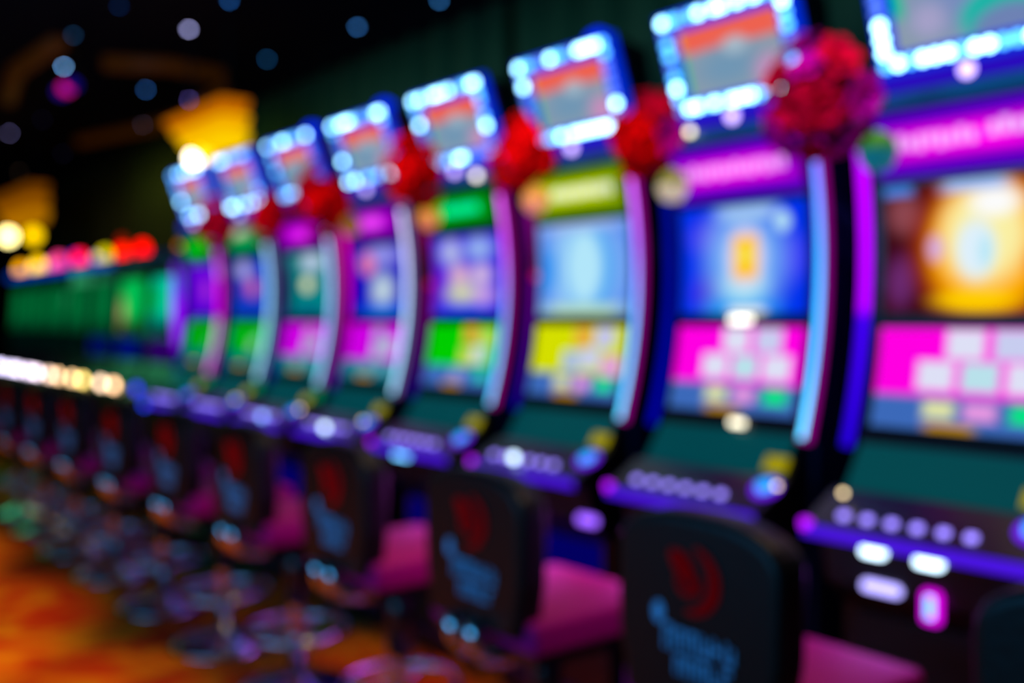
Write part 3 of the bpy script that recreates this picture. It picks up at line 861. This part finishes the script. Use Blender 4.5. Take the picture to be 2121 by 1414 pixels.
low_machine(0, 8, 'slot machine without a topper, with a purple oval light bar and turquoise screen',
            ((0, 190, 175), [('e', 0.15, 0.6, 0.4, 0.5, 0.9, (0, 190, 80)), ('b', 0.5, 0.0, 0.7, 0.35, 0.8, (0, 40, 50))]),
            (0, 30, 60), [(-0.27, 1.95, 0.03, (215, 120, 0), 1.6)], None, [(0.0, (60, 40, 255), 1.5)],
            [(0, (70, 0, 160)), (0.15, (150, 0, 255)), (0.5, (150, 0, 255)), (0.75, (110, 50, 255)), (1, (110, 20, 190))], (60, 0, 130))
low_machine(1, 9, 'low slot machine with an emerald screen and red lamps, beside the purple oval bar',
            ((0, 175, 75), [('e', 0.1, 0.3, 0.2, 0.4, 0.8, (190, 170, 110)), ('e', 0.6, 0.6, 0.4, 0.5, 0.9, (0, 195, 85)), ('b', 0.5, 0.0, 0.7, 0.32, 0.8, (20, 40, 20))]),
            (10, 40, 60), [(-0.2, 1.95, 0.05, (255, 0, 0), 3.0), (0.28, 1.95, 0.05, (255, 20, 0), 3.0), (0.30, 2.06, 0.03, (140, 20, 0), 1.5)], None,
            [(0.1, (255, 215, 180), 5.0), (-0.22, (255, 200, 150), 5.0)], None, (0, 20, 150))
low_machine(2, 10, 'low green-screened slot machine with a yellow lamp on its blue header',
            G1, BLUEH, [(0.0, 1.95, 0.05, (215, 200, 0), 2.0), (0.28, 1.95, 0.03, (170, 150, 190), 2.0)], None,
            [(0.15, (255, 210, 150), 5.0), (-0.15, (255, 220, 120), 5.0)], None, (0, 20, 120))
low_machine(3, 11, 'low green-screened slot machine with a round red-pink lamp on its blue header',
            G1, BLUEH, [(0.0, 1.95, 0.055, (255, 10, 60), 3.0), (0.2, 2.0, 0.03, (20, 40, 220), 1.5)], None,
            [(0.15, (255, 215, 190), 5.0), (-0.15, (255, 205, 150), 5.0)])
low_machine(4, 12, 'low green-screened slot machine with a pink square lamp on top',
            G1, BLUEH, [(-0.05, 1.95, 0.06, (255, 60, 140), 2.0), (0.25, 1.95, 0.04, (240, 110, 170), 2.0)], None,
            [(0.15, (245, 225, 255), 6.0), (-0.15, (250, 225, 240), 6.0)])
low_machine(5, 13, 'low green-screened slot machine with a yellow lamp under the far gold canopy',
            G1, BLUEH, [(0.0, 1.95, 0.06, (255, 200, 0), 3.0), (0.25, 1.95, 0.03, (210, 190, 150), 2.5)], None,
            [(0.15, (225, 215, 255), 6.0), (-0.15, (240, 225, 255), 6.0)])
low_machine(6, 14, 'farthest low slot machine at the left edge, pale lavender deck lights',
            G1, BLUEH, [(0.0, 1.95, 0.05, (255, 170, 0), 3.0)], None,
            [(0.15, (215, 205, 255), 6.0), (-0.15, (225, 215, 255), 6.0)])

# ------------------------------------------------------------------ gold canopy lights hung over the far bank
def canopy(x, y0, y1, z0, z1, label, cols, bulbs):
    yc = (y0 + y1) / 2
    L = (y1 - y0) / 2
    r = root('gold_canopy_light', label, 'ceiling light', (x, yc, z0), 0, 'gold canopy lights over the far bank')
    n = len(cols)
    H = z1 - z0
    for k, (c, st) in enumerate(cols):          # tiers from the bottom up, each wider than the one below
        a = H * k / n
        b = H * (k + 0.94) / n
        la = L * (0.55 + 0.45 * k / n)
        lb = L * (0.55 + 0.45 * (k + 1) / n)
        me = MB()
        v = [me.bm.verts.new(p) for p in ((-0.08, -L, a), (-0.08, -L + 2 * la, a), (0.08, -L + 2 * la, a), (0.08, -L, a),
                                          (-0.11, -L, b), (-0.11, -L + 2 * lb, b), (0.11, -L + 2 * lb, b), (0.11, -L, b))]
        for f in ((0, 1, 2, 3), (4, 5, 6, 7), (0, 1, 5, 4), (1, 2, 6, 5), (2, 3, 7, 6), (3, 0, 4, 7)):
            me.bm.faces.new([v[q] for q in f])
        obj('tier', me.mesh('tier', em('gold_tier', c, st)), r, bevel=0.01)
    for s in (-0.8, 0.4):
        obj('rod', MB().cyl((0, s * L, H * 0.9), (0, s * L, 3.62 - z0), 0.012).mesh('rod', M_wire), r)
    for (yy, zz, rad, c, st) in bulbs:
        b_ = obj('bulb', MB().ball((0, 0, 0), rad).mesh('bulb', em('canopy_bulb', c, st), True), r, (-0.05, yy - yc, zz - z0))
        obj('socket', MB().cyl((0, 0, rad * 0.8), (0, 0, max(z0 - zz + 0.03, rad + 0.02)), 0.015).mesh('socket', M_wire), b_)
canopy(2.9, 6.75, 7.95, 2.68, 3.02, 'tiered gold canopy light nearest the blue toppers, one white-hot bulb below',
       [((255, 205, 0), 1.0), ((255, 180, 0), 0.9), ((225, 120, 0), 0.7)], [(7.40, 2.66, 0.06, (255, 244, 215), 9.0), (7.2, 2.67, 0.06, (255, 190, 20), 2.5)])
canopy(2.9, 12.2, 14.4, 2.55, 3.0, 'tiered amber canopy light at the far left with two yellow bulbs below',
       [((205, 130, 0), 0.7), ((190, 110, 0), 0.55), ((150, 80, 0), 0.5)], [(13.55, 2.47, 0.085, (255, 235, 150), 7.0), (12.3, 2.40, 0.085, (255, 205, 0), 2.2)])

# ------------------------------------------------------------------ ceiling lamps
STARS = [(2.777, 7.31, (190, 190, 255), 6, 'brightest pale lavender of the ceiling spots'), (3.723, 6.474, (60, 130, 210), 4, 'blue ceiling spot nearest the big toppers'),
         (3.599, 7.743, (30, 100, 160), 3, 'dim blue ceiling spot above the fourth topper from the right'), (2.35, 9.046, (130, 190, 255), 8, 'bright icy blue ceiling spot under the pink stage lamp'),
         (2.629, 9.554, (20, 80, 190), 3.2, 'deep blue ceiling spot touching the bright icy one'), (2.151, 8.004, (40, 90, 140), 2.2, 'dim blue ceiling spot just above the pink stage lamp'),
         (3.185, 9.475, (60, 130, 220), 3.5, 'blue ceiling spot midway between lavender spots'), (3.664, 9.645, (140, 120, 230), 4.5, 'violet ceiling spot above the gold canopy'),
         (2.99, 8.492, (20, 45, 80), 2.0, 'faint navy ceiling spot left of the gold canopy'), (3.733, 11.209, (140, 120, 150), 2.2, 'greyish mauve ceiling spot left of the gold canopy'),
         (2.2, 7.07, (0, 50, 110), 2.0, 'navy ceiling spot at the top edge of the picture'), (2.789, 11.588, (30, 30, 70), 1.6, 'faint indigo ceiling spot'),
         (2.213, 10.329, (40, 70, 90), 1.8, 'faint teal ceiling spot near the left edge'), (2.693, 12.665, (160, 150, 220), 3.2, 'lavender ceiling spot at the left edge'),
         (3.501, 15.889, (110, 90, 70), 2.0, 'brownish ceiling spot above the far gold canopy'), (3.567, 13.821, (45, 45, 90), 1.5, 'very faint slate ceiling spot of the left side'),
         (3.848, 5.592, (60, 140, 220), 3.0, 'blue ceiling spot cut by the top edge above the toppers'), (2.741, 6.478, (40, 110, 200), 3.0, 'blue ceiling spot cut by the top edge near the pleated curtain')]
ME_can = MB().lathe([(0.02, 0.0), (0.035, -0.005), (0.035, 0.02), (0.02, 0.02)], 20).mesh('housing', M_black, True)
for n, (x, y, c, st, lab) in enumerate(STARS):
    r = root('ceiling_spot', lab + ' in the dark ceiling', 'ceiling light', (x, y, 3.60), 0, 'small spots in the dark ceiling')
    obj('housing', ME_can, r)
    obj('lens', MB().ball((0, 0, 0.0), 0.014, (1, 1, 0.8), 14, 8).mesh('lens', em('star_%d' % n, c, st * 2.4), True), r)

r = root('stage_lamp', 'pink and violet stage lamp hanging from the dark ceiling, upper left', 'stage lamp', (2.23, 8.35, 3.32), 0)
obj('bar', MB().box((0, 0, 0.02), (0.06, 0.5, 0.06)).mesh('bar', M_black), r, bevel=0.01)
obj('hanger', MB().cyl((0, 0, 0.03), (0, 0, 0.30), 0.015).mesh('hanger', M_wire), r)
for yy, c, st, rad in ((0.0, (225, 20, 130), 1.3, 0.05), (0.16, (70, 20, 190), 0.5, 0.05), (-0.16, (30, 10, 180), 0.5, 0.05)):
    h = obj('lamp_head', MB().cyl((0.0, yy, 0.0), (-0.05, yy - 0.05, -0.06), rad, rad * 1.15, 18).mesh('lamp_head', M_black, True), r)
    obj('lens', MB().ball((-0.055, yy - 0.055, -0.066), rad * 1.05, (1, 1, 0.8)).mesh('lens', em('stage_lens', c, st), True), h)

# ------------------------------------------------------------------ lamps of the place and added fill lights
def lamp(kind, name, loc, target, power, c, size=0.3, size_y=None, angle=60, blend=0.6):
    L = bpy.data.lights.new(name, kind)
    L.energy = power
    L.color = c
    if kind == 'AREA':
        L.size = size
        if size_y:
            L.shape = 'RECTANGLE'
            L.size_y = size_y
    else:
        L.shadow_soft_size = size
    if kind == 'SPOT':
        L.spot_size = math.radians(angle)
        L.spot_blend = blend
    o = bpy.data.objects.new(name, L)
    COL.objects.link(o)
    o.location = loc
    o.rotation_euler = (Vector(target) - Vector(loc)).to_track_quat('-Z', 'Y').to_euler()
    return o
# warm downlights over the aisle carpet
for y in (3.6, 5.2, 6.8):
    lamp('SPOT', 'aisle_downlight', (0.6, y - 0.9, 3.5), (0.3, y + 0.2, 0), 340, (1.0, 0.70, 0.32), 0.06, angle=42)
for y in (1.6, 3.0):
    lamp('SPOT', 'row_downlight', (2.1, y - 0.5, 3.5), (1.75, y, 0.8), 95, (1.0, 0.66, 0.35), 0.05, angle=46)
# unseen spots added over the aisle to brighten the bouquets
for i in range(7):
    y = BQ[i][1]
    lamp('SPOT', 'bouquet_fill', (0.5, y - 0.9, 2.95), (2.38, y, 2.07), 170 if i else 190, (1.0, 0.62, 0.55) if i else (0.75, 0.5, 1.0), 0.04, angle=12, blend=0.5)
# added cyan area light from the aisle side, standing for unseen machines
lamp('AREA', 'aisle_cyan_fill', (-2.6, 2.6, 1.7), (1.5, 3.0, 0.8), 95, (0.07, 0.45, 0.95), 5.0, 1.0)
lamp('AREA', 'olive_corner_fill', (3.4, 10.5, 3.3), (4.2, 10.5, 2.0), 8.0, (0.75, 0.9, 0.12), 4.0, 0.3)  # added lamp tinting the far curtain olive, no fixture there
lamp('AREA', 'green_floor_fill', (1.9, 10.5, 1.7), (0.9, 9.2, 0.0), 9, (0.1, 1.0, 0.4), 4.0, 0.5)  # added lamp tinting the far carpet green, in place of screen light
lamp('AREA', 'curtain_fill', (3.5, 4.5, 3.45), (4.2, 4.5, 2.2), 7.0, (0.5, 1.0, 0.75), 7.0, 0.3)  # added dim green lamp that makes the curtain visible
# violet-pink area light added under each deck lip to colour the seat
for i in range(9):
    lamp('AREA', 'seat_fill', (X0 - 0.25, Y0 + SP * i, 0.855), (X0 - 0.7, Y0 + SP * i, 0.55), (1.5, 2.2, 1.8, 1.0, 0.35, 0.25, 0.2, 0.2, 0.2)[i],
         ((0.45, 0.1, 1.0), (0.85, 0.12, 1.0), (0.8, 0.1, 1.0), (0.8, 0.1, 1.0), (0.3, 0.1, 1.0))[min(i, 4)], 0.4, 0.04)

# ------------------------------------------------------------------ world, camera, view
w = bpy.data.worlds.new('World')
S.world = w
w.use_nodes = True
bg = w.node_tree.nodes.get('Background') or w.node_tree.nodes.new('ShaderNodeBackground')
bg.inputs[0].default_value = (0.004, 0.008, 0.016, 1)
bg.inputs[1].default_value = 0.3

cam = bpy.data.cameras.new('camera')
cam.lens = 35.0
cam.sensor_width = 36.0
cam.clip_start = 0.05
cam.dof.use_dof = True
cam.dof.focus_distance = 0.61
cam.dof.aperture_fstop = 2.45
co = bpy.data.objects.new('camera', cam)
COL.objects.link(co)
f = 2121 * 35 / 36
th = math.atan(1650.5 / f)
p = math.atan(47 / f)
F = Vector((math.sin(th) * math.cos(p), math.cos(th) * math.cos(p), -math.sin(p)))
co.location = (0, 0, 1.45)
co.rotation_euler = F.to_track_quat('-Z', 'Y').to_euler()
S.camera = co
S.view_settings.view_transform = 'Standard'
S.view_settings.look = 'None'
S.view_settings.exposure = 0.0
S.view_settings.gamma = 1.0
S.view_settings.use_curve_mapping = False
